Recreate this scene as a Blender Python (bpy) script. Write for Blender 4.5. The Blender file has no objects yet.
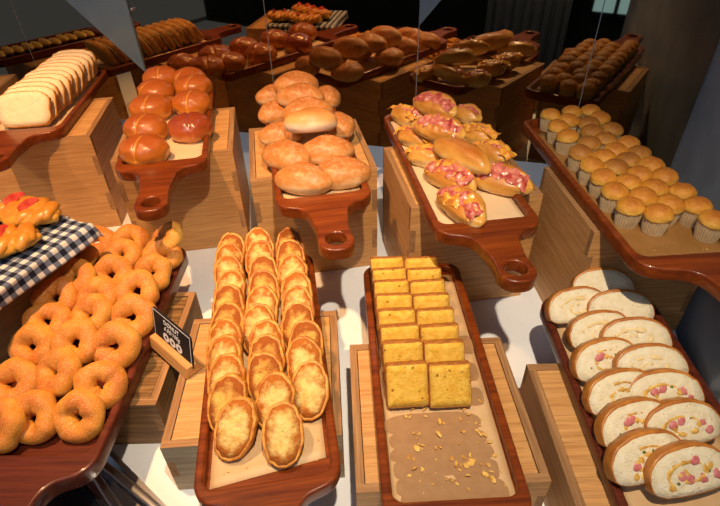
import bpy, bmesh, math, random
from mathutils import Vector, Matrix, noise
R = math.radians
random.seed(7)
C = bpy.context.scene.collection
sc = bpy.context.scene

# ------------------------------------------------------------------ camera, world, lights, exposure
F, CX, CY, H = 514.0, 360.0, 253.0, 0.85
RX = Vector((0.99968, -0.0153612, -0.0200896))
RY = Vector((-0.0252895, -0.607221, -0.794130))      # camera "down" in world axes
RZ = Vector((0.0, 0.794384, -0.607415))
cam = bpy.data.cameras.new('camera'); cam.sensor_width = 36; cam.lens = F / 720 * 36; cam.clip_start = 0.02
co = bpy.data.objects.new('camera', cam); C.objects.link(co)
m = Matrix.Identity(4)
for r in range(3):
    m[r][0] = RX[r]; m[r][1] = -RY[r]; m[r][2] = -RZ[r]
m[2][3] = H
co.matrix_world = m
sc.camera = co

w = bpy.data.worlds.new('world'); sc.world = w; w.use_nodes = True
w.node_tree.nodes['Background'].inputs[0].default_value = (0.62, 0.74, 1.0, 1)
w.node_tree.nodes['Background'].inputs[1].default_value = 0.12

def spot(name, loc, target, power, col, angle, blend=0.6, radius=0.03):
    l = bpy.data.lights.new(name, 'SPOT'); l.energy = power; l.color = col; l.spot_size = R(angle); l.spot_blend = blend
    l.shadow_soft_size = radius
    o = bpy.data.objects.new(name, l); C.objects.link(o); o.location = loc
    o.rotation_euler = (Vector(target) - Vector(loc)).to_track_quat('-Z', 'Y').to_euler()
    return o
spot('ceiling_spot_warm', (-0.62, 0.62, 1.95), (-0.60, 1.02, 0.1), 175, (1.0, 0.56, 0.25), 62, 0.8, 0.03)
spot('ceiling_spot_neutral', (0.12, 0.02, 1.75), (0.10, 0.80, 0.1), 132, (1.0, 0.81, 0.58), 58, 1.0, 0.02)
spot('ceiling_spot_cool', (0.62, 0.25, 1.9), (0.42, 0.45, 0.1), 42, (0.97, 0.95, 0.96), 46, 0.7, 0.03)
#spot('ceiling_spot_rear', (-0.35, 1.05, 2.1), (-0.25, 1.15, 0.3), 12, (1.0, 0.72, 0.45), 60, 0.8, 0.04)
al = bpy.data.lights.new('cool_fill', 'AREA'); al.energy = 10; al.color = (0.62, 0.78, 1.0); al.size = 1.0  # added cool fill aimed at the right wall, not a fitting of the room
ao = bpy.data.objects.new('cool_fill', al); C.objects.link(ao); ao.location = (-1.0, -1.3, 1.9)
ao.rotation_euler = (Vector((0.8, 0.9, 0.2)) - ao.location).to_track_quat('-Z', 'Y').to_euler()

l2 = bpy.data.lights.new('fill_behind_mirror', 'AREA'); l2.energy = 2.5; l2.color = (0.9, 0.93, 1.0); l2.size = 0.5  # unseen fill added to brighten the cloth strip below the mirror
l2o = bpy.data.objects.new('fill_behind_mirror', l2); C.objects.link(l2o); l2o.location = (0.1, 1.68, 1.1)
spot('fill_spot_left', (-1.5, 0.6, 2.0), (-1.15, 1.45, 0.3), 60, (1.0, 0.66, 0.36), 50, 0.8, 0.03)  # fill added to brighten the pastry sticks reflected at upper left
sc.view_settings.view_transform = 'Standard'; sc.view_settings.look = 'None'
sc.view_settings.gamma = 1; sc.view_settings.use_curve_mapping = False
sc.view_settings.exposure = 0.1

def at(px, py, z):
    d = RX * (px - CX) + RY * (py - CY) + RZ * F
    d = Vector((RX[0]*(px-CX)+RY[0]*(py-CY)+RZ[0]*F, RX[1]*(px-CX)+RY[1]*(py-CY)+RZ[1]*F, RX[2]*(px-CX)+RY[2]*(py-CY)+RZ[2]*F))
    t = (z - H) / d.z
    return Vector((d.x*t, d.y*t, z))

# ------------------------------------------------------------------ materials
def newmat(name, rough=0.5, spec=0.5, metal=0.0, coat=0.0, sub=0.0):
    mt = bpy.data.materials.new(name); mt.use_nodes = True
    b = mt.node_tree.nodes['Principled BSDF']
    b.inputs['Roughness'].default_value = rough; b.inputs['Specular IOR Level'].default_value = spec
    b.inputs['Metallic'].default_value = metal; b.inputs['Coat Weight'].default_value = coat
    b.inputs['Coat Roughness'].default_value = 0.12
    if sub:
        b.inputs['Subsurface Weight'].default_value = sub; b.inputs['Subsurface Radius'].default_value = (0.01, 0.005, 0.002)
        b.inputs['Subsurface Scale'].default_value = 0.5
    return mt, mt.node_tree.nodes, mt.node_tree.links, b
def coords(n, l, scale=(1,1,1), rnd=True):
    tc = n.new('ShaderNodeTexCoord'); mp = n.new('ShaderNodeMapping'); mp.inputs['Scale'].default_value = scale
    if rnd:
        oi = n.new('ShaderNodeObjectInfo'); ml = n.new('ShaderNodeVectorMath'); ml.operation = 'ADD'
        sc_ = n.new('ShaderNodeMath'); sc_.operation = 'MULTIPLY'; sc_.inputs[1].default_value = 3.7
        l.new(oi.outputs['Random'], sc_.inputs[0])
        l.new(tc.outputs['Object'], ml.inputs[0]); l.new(sc_.outputs[0], ml.inputs[1]); l.new(ml.outputs[0], mp.inputs[0])
    else: l.new(tc.outputs['Object'], mp.inputs[0])
    return tc, mp
def tex(n, l, vec, scale, detail=4, rough=0.55, dist=0.0):
    t = n.new('ShaderNodeTexNoise'); t.inputs['Scale'].default_value = scale; t.inputs['Detail'].default_value = detail
    t.inputs['Roughness'].default_value = rough; t.inputs['Distortion'].default_value = dist
    l.new(vec.outputs[0], t.inputs['Vector']); return t
def ramp(n, l, src, stops):
    r = n.new('ShaderNodeValToRGB'); e = r.color_ramp.elements
    while len(e) < len(stops): e.new(0.5)
    for k, (p, c) in enumerate(stops): e[k].position = p; e[k].color = (*c, 1)
    l.new(src, r.inputs[0]); return r
def bump(n, l, src, b, strength=0.3, dist=0.002):
    u = n.new('ShaderNodeBump'); u.inputs['Strength'].default_value = strength; u.inputs['Distance'].default_value = dist
    l.new(src, u.inputs['Height']); l.new(u.outputs[0], b.inputs['Normal']); return u
def mix(n, l, fac, a, b_, mode='MIX'):
    x = n.new('ShaderNodeMix'); x.data_type = 'RGBA'; x.blend_type = mode
    for i, v in ((0, fac), (6, a), (7, b_)):
        if hasattr(v, 'links') or hasattr(v, 'is_linked'): l.new(v, x.inputs[i])
        elif isinstance(v, tuple): x.inputs[i].default_value = (*v, 1)
        else: x.inputs[i].default_value = v
    return x.outputs[2]
def math_(n, l, op, a, b_=None):
    x = n.new('ShaderNodeMath'); x.operation = op
    for i, v in ((0, a), (1, b_)):
        if v is None: continue
        if hasattr(v, 'is_linked'): l.new(v, x.inputs[i])
        else: x.inputs[i].default_value = v
    return x.outputs[0]

def wood(name, c1, c2, c3, rough, coat=0.0, gs=1.0, spec=0.4):
    mt, n, l, b = newmat(name, rough, spec, coat=coat)
    tc, mp = coords(n, l, (2.2*gs, 38*gs, 38*gs))
    t = tex(n, l, mp, 3.0, 5, 0.6, 0.6)
    tc2, mp2 = coords(n, l, (6*gs, 190*gs, 190*gs)); t2 = tex(n, l, mp2, 2.0, 3, 0.6)
    r = ramp(n, l, t.outputs[0], [(0.32, c1), (0.5, c2), (0.68, c3)])
    r2 = ramp(n, l, t2.outputs[0], [(0.35, (0.66, 0.62, 0.58)), (0.6, (1, 1, 1))])
    l.new(mix(n, l, 0.75, r.outputs[0], r2.outputs[0], 'MULTIPLY'), b.inputs['Base Color'])
    bump(n, l, t2.outputs[0], b, 0.12, 0.0006)
    return mt
M = {}
M['cherry'] = wood('cherry_wood', (0.11, 0.018, 0.003), (0.185, 0.034, 0.004), (0.26, 0.054, 0.006), 0.34, 0.25, 0.7, 0.35)
M['cherry_dark'] = wood('dark_cherry_wood', (0.07, 0.012, 0.005), (0.11, 0.020, 0.008), (0.155, 0.031, 0.012), 0.36, 0.25, 0.7, 0.35)
M['oak'] = wood('oak_wood', (0.50, 0.240, 0.075), (0.58, 0.300, 0.105), (0.66, 0.37, 0.140), 0.5)
M['oak_end'] = wood('oak_end_grain', (0.24, 0.115, 0.045), (0.34, 0.175, 0.07), (0.42, 0.23, 0.10), 0.65)
M['oak_old'] = wood('weathered_oak_wood', (0.07, 0.032, 0.009), (0.20, 0.10, 0.032), (0.34, 0.19, 0.07), 0.5, gs=1.2)
M['oak_shaded'] = wood('shaded_oak_wood', (0.26, 0.20, 0.13), (0.36, 0.29, 0.19), (0.46, 0.37, 0.25), 0.6)  # oak with the shade on the low crate's front put into its colour

def plain(name, c, rough=0.5, c2=None, scale=20, bs=0.0, metal=0.0, coat=0.0, spec=0.5, bscale=None, sub=0.0, detail=4):
    mt, n, l, b = newmat(name, rough, spec, metal, coat, sub)
    tc, mp = coords(n, l)
    t = tex(n, l, mp, scale, detail)
    r = ramp(n, l, t.outputs[0], [(0.35, c), (0.65, c2 or c)]); l.new(r.outputs[0], b.inputs['Base Color'])
    if bs:
        t2 = tex(n, l, mp, bscale or scale*3, 4, 0.6); bump(n, l, t2.outputs[0], b, bs, 0.002)
    return mt
M['cloth'] = plain('white_tablecloth', (0.74, 0.76, 0.80), 0.8, (0.80, 0.82, 0.86), 5, 0.15, bscale=400)
M['paper'] = plain('parchment_brown', (0.56, 0.36, 0.18), 0.55, (0.60, 0.395, 0.205), 30, 0.1, bscale=60)
M['paper_shaded'] = plain('parchment_shaded', (0.25, 0.115, 0.028), 0.5, (0.30, 0.145, 0.04), 30, 0.1, bscale=60)  # muffin board parchment, darkened in colour to stand for shade
M['paper_pale'] = plain('parchment_pale', (0.66, 0.47, 0.28), 0.5, (0.70, 0.51, 0.31), 20, 0.1, bscale=60)
M['stain'] = plain('grease_stain', (0.33, 0.18, 0.085), 0.3, (0.37, 0.21, 0.10), 60, 0.1, bscale=150)
M['card'] = plain('black_card', (0.012, 0.012, 0.014), 0.7, (0.016, 0.016, 0.018), 30, spec=0.2)
M['steel'] = plain('brushed_steel', (0.68, 0.70, 0.73), 0.28, (0.74, 0.76, 0.79), 40, 0, metal=1.0)
M['bracket'] = plain('satin_aluminium', (0.14, 0.22, 0.31), 0.35, (0.16, 0.24, 0.33), 25, 0, metal=0.3)
M['black'] = plain('black_plastic', (0.018, 0.018, 0.02), 0.28, (0.024, 0.024, 0.026), 30)
M['wall'] = plain('grey_plaster', (0.28, 0.31, 0.36), 0.42, (0.38, 0.42, 0.48), 7, 0.3, bscale=30, detail=8)
M['wall_dark'] = plain('dark_grey_paint', (0.028, 0.032, 0.030), 0.8, (0.040, 0.046, 0.043), 3)
M['floor'] = plain('dark_floor_tile', (0.06, 0.055, 0.05), 0.4, (0.085, 0.078, 0.07), 4)
M['curtain'] = plain('pale_curtain_cloth', (0.8, 0.8, 0.82), 0.8, (0.86, 0.86, 0.88), 8)
M['white_ink'] = plain('white_ink', (0.75, 0.77, 0.8), 0.6)
M['mirror'] = plain('dark_tinted_mirror', (0.40, 0.31, 0.19), 0.02, (0.40, 0.31, 0.19), 2, metal=1.0)
M['seam'] = plain('polished_glass_edge', (0.30, 0.34, 0.38), 0.2, metal=0.4)

def crust(name, top, mid, bottom, h, rough=0.4, sub=0.0, coat=0.1, nz=0.35, speck=None, bs=0.25, nscale=45, groove=None):
    """baked colour: paler round the foot where dough met the tray, browner on top, with blotches"""
    mt, n, l, b = newmat(name, rough, 0.45, coat=coat, sub=sub); b.inputs['Coat Roughness'].default_value = 0.25
    tc, mp = coords(n, l); tn = tex(n, l, mp, nscale, 5, 0.6)
    sep = n.new('ShaderNodeSeparateXYZ'); l.new(tc.outputs['Object'], sep.inputs[0])
    z = math_(n, l, 'DIVIDE', sep.outputs[2], h)
    v = math_(n, l, 'ADD', z, math_(n, l, 'MULTIPLY', math_(n, l, 'SUBTRACT', tn.outputs[0], 0.5), nz*2))
    r = ramp(n, l, v, [(0.12, bottom), (0.45, mid), (0.95, top)]); colr = r.outputs[0]
    if speck:
        t3 = tex(n, l, mp, speck[1], 3, 0.7); r3 = ramp(n, l, t3.outputs[0], [(speck[2], (0, 0, 0)), (speck[2]+0.1, (1, 1, 1))])
        colr = mix(n, l, math_(n, l, 'MULTIPLY', r3.outputs[0], speck[3]), colr, speck[0])
    if groove:
        ax = math_(n, l, 'ABSOLUTE', math_(n, l, 'ADD', sep.outputs[0], math_(n, l, 'MULTIPLY', math_(n, l, 'SUBTRACT', tn.outputs[0], 0.5), 0.004)))
        g = ramp(n, l, ax, [(groove[1]*0.5, (1, 1, 1)), (groove[1], (0, 0, 0))])
        colr = mix(n, l, math_(n, l, 'MULTIPLY', g.outputs[0], 0.75), colr, groove[0])
    l.new(colr, b.inputs['Base Color'])
    t2 = tex(n, l, mp, 130, 5, 0.65); bump(n, l, t2.outputs[0], b, bs, 0.0015)
    return mt
M['bun'] = crust('glazed_bun_crust', (0.34, 0.075, 0.009), (0.50, 0.150, 0.014), (0.66, 0.30, 0.045), 0.062, 0.36, coat=0.3, nz=0.25, nscale=30, bs=0.12, groove=((0.62, 0.28, 0.04), 0.0028))
M['bun_dark'] = crust('dark_glazed_bun_crust', (0.27, 0.045, 0.012), (0.45, 0.10, 0.02), (0.70, 0.30, 0.07), 0.055, 0.28, coat=0.6, nz=0.2, nscale=30, bs=0.12)
M['roll'] = crust('floured_roll_crust', (0.40, 0.125, 0.020), (0.56, 0.23, 0.05), (0.76, 0.52, 0.26), 0.056, 0.5, coat=0.05, nz=0.45, speck=((0.78, 0.52, 0.30), 90, 0.48, 0.22), nscale=34)
M['roll_pale'] = crust('pale_bellied_roll_crust', (0.46, 0.16, 0.03), (0.66, 0.34, 0.11), (0.86, 0.76, 0.58), 0.058, 0.5, coat=0.05, nz=0.2, nscale=34)
M['soft'] = crust('soft_roll_crust', (0.46, 0.13, 0.014), (0.68, 0.34, 0.06), (0.84, 0.62, 0.28), 0.052, 0.4, coat=0.25, nz=0.4, nscale=30)
M['donut'] = crust('fried_dough', (0.50, 0.145, 0.012), (0.68, 0.285, 0.022), (0.80, 0.48, 0.09), 0.04, 0.6, coat=0.0, nz=0.6, speck=((0.92, 0.66, 0.36), 500, 0.52, 0.36), nscale=26, bs=0.7)
M['muffin'] = crust('muffin_top', (0.42, 0.135, 0.014), (0.60, 0.25, 0.022), (0.70, 0.38, 0.06), 0.02, 0.6, coat=0.0, nz=0.5, nscale=55, bs=0.5)
M['muffin_dark'] = crust('brown_muffin_top', (0.28, 0.095, 0.013), (0.42, 0.17, 0.02), (0.55, 0.28, 0.05), 0.02, 0.6, coat=0.0, nz=0.5, nscale=55, bs=0.5)
M['danish'] = crust('danish_pastry', (0.58, 0.20, 0.015), (0.72, 0.36, 0.04), (0.78, 0.48, 0.09), 0.038, 0.38, coat=0.3, nz=0.45, nscale=60)
M['stick'] = crust('pale_pastry_stick', (0.66, 0.40, 0.07), (0.76, 0.52, 0.12), (0.80, 0.6, 0.2), 0.03, 0.45, coat=0.1, nz=0.4)
M['cup'] = plain('pleated_paper_cup', (0.48, 0.33, 0.17), 0.7, (0.60, 0.44, 0.25), 40)
M['bacon'] = plain('bacon', (0.36, 0.03, 0.02), 0.28, (0.70, 0.24, 0.17), 70, 0.3, coat=0.3)
M['cheese'] = plain('melted_cheese', (0.66, 0.22, 0.018), 0.35, (0.78, 0.42, 0.06), 80, 0.3, coat=0.2)
M['ham'] = plain('pink_ham', (0.50, 0.11, 0.12), 0.4, (0.62, 0.22, 0.21), 120, 0.1)
M['filling'] = plain('golden_filling', (0.50, 0.24, 0.03), 0.4, (0.78, 0.50, 0.12), 90, 0.2)
M['filling_pale'] = plain('pale_custard_swirl', (0.70, 0.52, 0.22), 0.5, (0.78, 0.62, 0.34), 90, 0.2)
M['herb'] = plain('green_herb', (0.10, 0.12, 0.015), 0.5, (0.16, 0.17, 0.03), 90)
M['apple'] = plain('red_apple_skin', (0.62, 0.05, 0.04), 0.25, (0.80, 0.16, 0.09), 60, coat=0.5)
M['crumb_bit'] = plain('cake_crumb', (0.50, 0.22, 0.04), 0.7, (0.78, 0.50, 0.12), 80)
M['loaf_crumb'] = plain('white_bread_crumb', (0.82, 0.66, 0.42), 0.8, (0.88, 0.75, 0.52), 150, 0.5, bscale=500)
M['loaf_crust'] = plain('bread_crust', (0.52, 0.20, 0.04), 0.6, (0.72, 0.40, 0.11), 70, 0.2)
M['ham_crust'] = plain('brown_bread_crust', (0.34, 0.105, 0.015), 0.4, (0.52, 0.20, 0.030), 60, 0.15, coat=0.15)
M['cake_crust'] = plain('cake_crust', (0.25, 0.075, 0.012), 0.6, (0.50, 0.19, 0.025), 110, 0.3)
M['garlic_crust'] = plain('toasted_crust', (0.40, 0.115, 0.010), 0.5, (0.74, 0.36, 0.06), 60, 0.35, bscale=260)

def pores(name, c1, c2, speck, sscale, rough=0.7, edge=None, thr=0.2):
    mt, n, l, b = newmat(name, rough, 0.35)
    tc, mp = coords(n, l); t = tex(n, l, mp, 90, 5, 0.65)
    colr = ramp(n, l, t.outputs[0], [(0.35, c1), (0.65, c2)]).outputs[0]
    v = n.new('ShaderNodeTexVoronoi'); v.inputs['Scale'].default_value = sscale; l.new(mp.outputs[0], v.inputs['Vector'])
    r = ramp(n, l, v.outputs['Distance'], [(thr*0.5, (1, 1, 1)), (thr, (0, 0, 0))])
    t2 = tex(n, l, mp, 60, 2); r2 = ramp(n, l, t2.outputs[0], [(0.5, (0, 0, 0)), (0.56, (1, 1, 1))])
    colr = mix(n, l, math_(n, l, 'MULTIPLY', r.outputs[0], r2.outputs[0]), colr, speck)
    if edge:                                   # toasting: browner away from the middle of the slice
        sep = n.new('ShaderNodeSeparateXYZ'); l.new(tc.outputs['Object'], sep.inputs[0])
        xx = math_(n, l, 'POWER', math_(n, l, 'ABSOLUTE', math_(n, l, 'DIVIDE', sep.outputs[0], edge[1])), 2.0)
        yy = math_(n, l, 'POWER', math_(n, l, 'ABSOLUTE', math_(n, l, 'DIVIDE', sep.outputs[1], edge[2])), 2.0)
        t4 = tex(n, l, mp, 55, 4, 0.6)
        rr = math_(n, l, 'ADD', math_(n, l, 'ADD', xx, yy), math_(n, l, 'MULTIPLY', math_(n, l, 'SUBTRACT', t4.outputs[0], 0.5), 2.0))
        g = ramp(n, l, rr, [(0.10, (0, 0, 0)), (0.70, (1, 1, 1))])
        colr = mix(n, l, g.outputs[0], colr, edge[0])
    l.new(colr, b.inputs['Base Color'])
    t3 = tex(n, l, mp, 380, 4, 0.7); bump(n, l, t3.outputs[0], b, 1.0, 0.003)
    return mt
M['ham_crumb'] = pores('milk_bread_crumb', (0.86, 0.73, 0.47), (0.94, 0.85, 0.64), (0.66, 0.50, 0.25), 120)
M['cake_crumb'] = pores('yellow_cake_crumb', (0.76, 0.40, 0.030), (0.90, 0.58, 0.10), (0.34, 0.13, 0.014), 85, thr=0.26)
M['garlic_crumb'] = pores('buttered_toast', (0.80, 0.56, 0.15), (0.90, 0.70, 0.28), (0.40, 0.38, 0.04), 110, edge=((0.46, 0.135, 0.012), 0.031, 0.047))
M['garlic_brown'] = pores('well_toasted_bread', (0.78, 0.42, 0.07), (0.88, 0.56, 0.15), (0.42, 0.30, 0.04), 170, edge=((0.36, 0.095, 0.010), 0.028, 0.042))

# gingham
mt, n, l, b = newmat('gingham_cloth', 0.85, 0.2)
tc = n.new('ShaderNodeTexCoord'); sep = n.new('ShaderNodeSeparateXYZ'); l.new(tc.outputs['UV'], sep.inputs[0])
st = []
for k in (0, 1):
    fr = math_(n, l, 'FRACT', math_(n, l, 'MULTIPLY', sep.outputs[k], 1/0.023)); st.append(math_(n, l, 'GREATER_THAN', fr, 0.5))
s = math_(n, l, 'MULTIPLY', math_(n, l, 'ADD', st[0], st[1]), 0.5)
l.new(ramp(n, l, s, [(0.0, (0.66, 0.64, 0.60)), (0.5, (0.13, 0.16, 0.24)), (1.0, (0.012, 0.015, 0.03))]).outputs[0], b.inputs['Base Color'])
M['gingham'] = mt

# ------------------------------------------------------------------ mesh helpers
def mesh_data(name, verts, faces, mats, smooth=False, fm=None):
    me = bpy.data.meshes.new(name); me.from_pydata([tuple(v) for v in verts], [], faces); me.update()
    bm = bmesh.new(); bm.from_mesh(me); bmesh.ops.recalc_face_normals(bm, faces=bm.faces); bm.to_mesh(me); bm.free()
    for x in mats: me.materials.append(x)
    for i, p in enumerate(me.polygons):
        p.use_smooth = smooth
        if fm: p.material_index = fm[i]
    return me
def tag(o, label=None, cat=None, group=None, kind=None):
    for k, v in (('label', label), ('category', cat), ('group', group), ('kind', kind)):
        if v: o[k] = v
    return o
def obj(name, me, parent=None, loc=(0,0,0), rot=(0,0,0)):
    o = bpy.data.objects.new(name, me); C.objects.link(o); o.location = loc
    if isinstance(rot, Matrix): o.rotation_euler = rot.to_euler()
    else: o.rotation_euler = rot
    if parent: o.parent = parent
    return o
def thing(name, label, cat, loc=(0,0,0), rot=(0,0,0), group=None):
    return tag(obj(name, None, None, loc, rot), label, cat, group)
class MB:
    def __init__(s): s.v = []; s.f = []; s.m = []
    def add(s, v, f, mi=0, mat=None):
        k = len(s.v); s.v += [(mat @ Vector(p) if mat else Vector(p)) for p in v]; s.f += [tuple(k+i for i in q) for q in f]; s.m += [mi]*len(f); return s
    def box(s, a, b, mi=0, mat=None):
        x0, y0, z0 = a; x1, y1, z1 = b
        return s.add([(x0,y0,z0),(x1,y0,z0),(x1,y1,z0),(x0,y1,z0),(x0,y0,z1),(x1,y0,z1),(x1,y1,z1),(x0,y1,z1)],
                     [(3,2,1,0),(4,5,6,7),(0,1,5,4),(1,2,6,5),(2,3,7,6),(3,0,4,7)], mi, mat)
    def prism(s, poly, z0, z1, mi=0, side=None, mat=None):
        n = len(poly); v = [(x, y, z0) for x, y in poly] + [(x, y, z1) for x, y in poly]
        s.add(v, [tuple(range(n))[::-1], tuple(range(n, 2*n))], mi, mat)
        k = len(s.v) - 2*n
        for i in range(n):
            j = (i+1) % n; s.f.append((k+i, k+j, k+n+j, k+n+i)); s.m.append(mi if side is None else side)
        return s
    def tube(s, pts, rad, seg=8, mi=0, flat=1.0):
        pts = [Vector(p) for p in pts]; k = len(s.v); n = len(pts)
        for i, p in enumerate(pts):
            d = (pts[min(i+1, n-1)] - pts[max(i-1, 0)]).normalized()
            a = d.cross(Vector((0,0,1))); a = a.normalized() if a.length > 1e-4 else Vector((1,0,0)); c = a.cross(d)
            r = rad[i] if isinstance(rad, (list, tuple)) else rad
            for j in range(seg):
                t = 2*math.pi*j/seg; s.v.append(p + a*math.cos(t)*r + c*math.sin(t)*r*flat)
        for i in range(n-1):
            for j in range(seg):
                q = (j+1) % seg; s.f.append((k+i*seg+j, k+i*seg+q, k+(i+1)*seg+q, k+(i+1)*seg+j)); s.m.append(mi)
        s.f.append(tuple(k+j for j in range(seg))[::-1]); s.f.append(tuple(k+(n-1)*seg+j for j in range(seg))); s.m += [mi, mi]
        return s
    def data(s, name, mats, smooth=False): return mesh_data(name, s.v, s.f, mats, smooth, s.m)
def bevel(o, wdt=0.002, seg=2):
    b_ = o.modifiers.new('bevel', 'BEVEL'); b_.width = wdt; b_.segments = seg; b_.limit_method = 'ANGLE'; b_.angle_limit = R(40); return o
def nz(p, s, seed=0): return noise.noise(Vector((p[0]*s + seed*7.3, p[1]*s + seed*3.1, p[2]*s - seed*5.7)))

def blob(name, mat, fn, nu=36, nv=22):
    """closed surface from fn(unit direction) -> point"""
    v = [fn(Vector((0,0,1)))]; f = []
    for i in range(1, nv):
        th = math.pi*i/nv
        for j in range(nu):
            ph = 2*math.pi*j/nu; v.append(fn(Vector((math.sin(th)*math.cos(ph), math.sin(th)*math.sin(ph), math.cos(th)))))
    v.append(fn(Vector((0,0,-1)))); L = len(v)-1
    for j in range(nu): f.append((0, 1+j, 1+(j+1) % nu))
    for i in range(nv-2):
        for j in range(nu):
            a = 1+i*nu; f.append((a+j, a+nu+j, a+nu+(j+1) % nu, a+(j+1) % nu))
    a = 1+(nv-2)*nu
    for j in range(nu): f.append((a+j, L, a+(j+1) % nu))
    return mesh_data(name, v, f, [mat], True)

def rounded(pts):
    """[(x, y, radius)] -> polygon with filleted corners (convex and concave)"""
    out = []; n_ = len(pts)
    for i in range(n_):
        p = Vector(pts[i][:2]); a = Vector(pts[i-1][:2]); b_ = Vector(pts[(i+1) % n_][:2]); r = pts[i][2]
        if r <= 0: out.append(tuple(p)); continue
        d1 = (a-p).normalized(); d2 = (b_-p).normalized(); ang = d1.angle(d2)
        t = min(r/math.tan(ang/2), 0.49*(a-p).length if pts[i-1][2] > 0 else (a-p).length, 0.49*(b_-p).length if pts[(i+1) % n_][2] > 0 else (b_-p).length)
        rr = t*math.tan(ang/2); c = p + (d1+d2).normalized()*(rr/math.sin(ang/2))
        s0 = p+d1*t-c; s1 = p+d2*t-c; a0 = math.atan2(s0.y, s0.x); da = math.atan2(s1.y, s1.x)-a0
        while da > math.pi: da -= 2*math.pi
        while da < -math.pi: da += 2*math.pi
        k = max(3, int(abs(da)/R(9)))
        for q in range(k+1): out.append((c.x+rr*math.cos(a0+da*q/k), c.y+rr*math.sin(a0+da*q/k)))
    return out
def curve_slab(loops, z0, z1, bev):
    cu = bpy.data.curves.new('outline', 'CURVE'); cu.dimensions = '2D'; cu.fill_mode = 'BOTH'
    for lp in loops:
        s = cu.splines.new('POLY'); s.points.add(len(lp)-1); s.use_cyclic_u = True
        for k, (x, y) in enumerate(lp): s.points[k].co = (x, y, 0, 1)
    cu.extrude = (z1-z0)/2-bev; cu.bevel_depth = bev; cu.bevel_resolution = 2; cu.offset = -bev
    o = bpy.data.objects.new('outline', cu); C.objects.link(o)
    dg = bpy.context.evaluated_depsgraph_get(); me = bpy.data.meshes.new_from_object(o.evaluated_get(dg))
    bpy.data.objects.remove(o); bpy.data.curves.remove(cu)
    v = [(p.co.x, p.co.y, p.co.z+(z0+z1)/2) for p in me.vertices]; f = [tuple(p.vertices) for p in me.polygons]
    bpy.data.meshes.remove(me); return v, f

# ------------------------------------------------------------------ the setting
def struct(name, me, loc=(0,0,0), rot=(0,0,0)): return tag(obj(name, me, None, loc, rot), kind='structure')
NH = R(16.5)
MN = Vector((math.sin(NH), math.cos(NH), 0)); MT = Vector((math.cos(NH), -math.sin(NH), 0))   # mirror normal (away) and run
MK = MN.dot(Vector((0.118, 1.462, 0)))
def on_mirror(s, z, off=0.0): p = MT*s + MN*(MK+off); return Vector((p.x, p.y, z))
def mirror_y(x): return (MK - MN.x*x)/MN.y
struct('floor', MB().box((-5, -5, -0.84), (5, 5, -0.80)).data('floor', [M['floor']]))
b = MB(); b.box((-2.9, 0, -0.8), (0.62, 0.03, 2.7)); struct('wall_back', b.data('wall_back', [M['wall_dark']]), on_mirror(0, 0, 0.42), (0, 0, -NH))
b = MB(); b.box((-5, -2.6, -0.8), (5, -2.5, 2.7)); struct('wall_front', b.data('wall_front', [M['wall_dark']]))
b = MB(); b.box((0, -1.25, -0.8), (0.12, 0.42, 2.7)); struct('wall_right', b.data('wall_right', [M['wall']]), on_mirror(0.468, 0), (0, 0, -NH))
# white clothed table
b = MB(); poly = [(-2.1, 0.13), (0.50, 0.13), (0.72, 0.85), (0.845, 1.27), (0.79, 1.64), (-2.1, 2.45)]
b.prism(poly, -0.8, 0.0)
t = tag(obj('display_table', b.data('display_table', [M['cloth']])), 'long table fully covered with a plain white cloth under all crates and boards', 'table'); bevel(t, 0.006)

# mirror panels between seams
seams = [-2.46, -2.018, -1.577, -1.135, -0.688, -0.246, 0.195, 0.466]
pane_lab = ['far left of frame edge', 'behind the left end of the sliced white loaf', 'behind the sliced white loaf board', 'behind the glazed round buns', 'behind the oval crusty rolls', 'behind the bacon rolls', 'behind the muffins, at the grey wall']
for k in range(1, 7):
    a, c = seams[k], seams[k+1]
    t = thing('mirror_panel', 'upright dark tinted mirror panel ' + pane_lab[k], 'mirror', on_mirror((a+c)/2, 0.138), (0, 0, -NH), 'dark mirror panels behind the display')
    hw = (c-a)/2 - 0.0012
    obj('mirror_pane', MB().box((-hw, 0, 0), (hw, 0.008, 1.3)).data('mirror_pane', [M['mirror']]), t)
    obj('polished_edge', MB().box((hw, 0.001, 0), (hw+0.0024, 0.009, 1.3)).data('polished_edge', [M['seam']]), t)
# two triangular aluminium plates fixed over the joints
def plate(sz, label):
    (s0, z0), (s1, z1), (s2, z2) = sz
    t = thing('bracket_plate', label, 'bracket', on_mirror(s0, z0, -0.0012), (0, 0, -NH), 'aluminium bracket plates on the mirror')
    b = MB(); b.prism([(0, 0), (s1-s0, z1-z0), (s2-s0, z2-z0)], 0, 0.005, mat=Matrix.Rotation(R(90), 4, 'X'))
    bevel(obj('plate', b.data('plate', [M['bracket']]), t), 0.0012)
    b = MB(); zt = 0.40*(z1-z0) if z1 < 0.6 else 0.7*(z1-z0); zz = z1-z0-0.03 if z1-z0 > 0.25 else z1-z0-0.04
    b.tube([(0.012 if s2 > s0 else 0.014, -0.009, 0.19), (0.012 if s2 > s0 else 0.014, 0.004, 0.19)], 0.004, 14); obj('bolt', b.data('bolt', [M['steel']], True), t)
plate([(-1.135, 0.316), (-1.135, 0.66), (-1.50, 0.66)], 'large blue-grey triangular metal plate pointing down above the round buns')
plate([(-0.246, 0.497), (-0.246, 0.72), (-0.06, 0.72)], 'small blue-grey triangular metal corner plate above the oval rolls')
mt, n, l, b = newmat('lit_window_glass', 0.3); b.inputs['Base Color'].default_value = (0.1, 0.16, 0.2, 1)
b.inputs['Emission Color'].default_value = (0.28, 0.55, 0.80, 1); b.inputs['Emission Strength'].default_value = 1.1; M['window'] = mt
b = MB(); b.box((-0.02, 0, -0.25), (0.36, 0.02, 0.75), 0)
for x in (-0.05, 0.155, 0.36): b.box((x, 0.0, -0.28), (x+0.03, 0.045, 0.78), 1)
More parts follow.
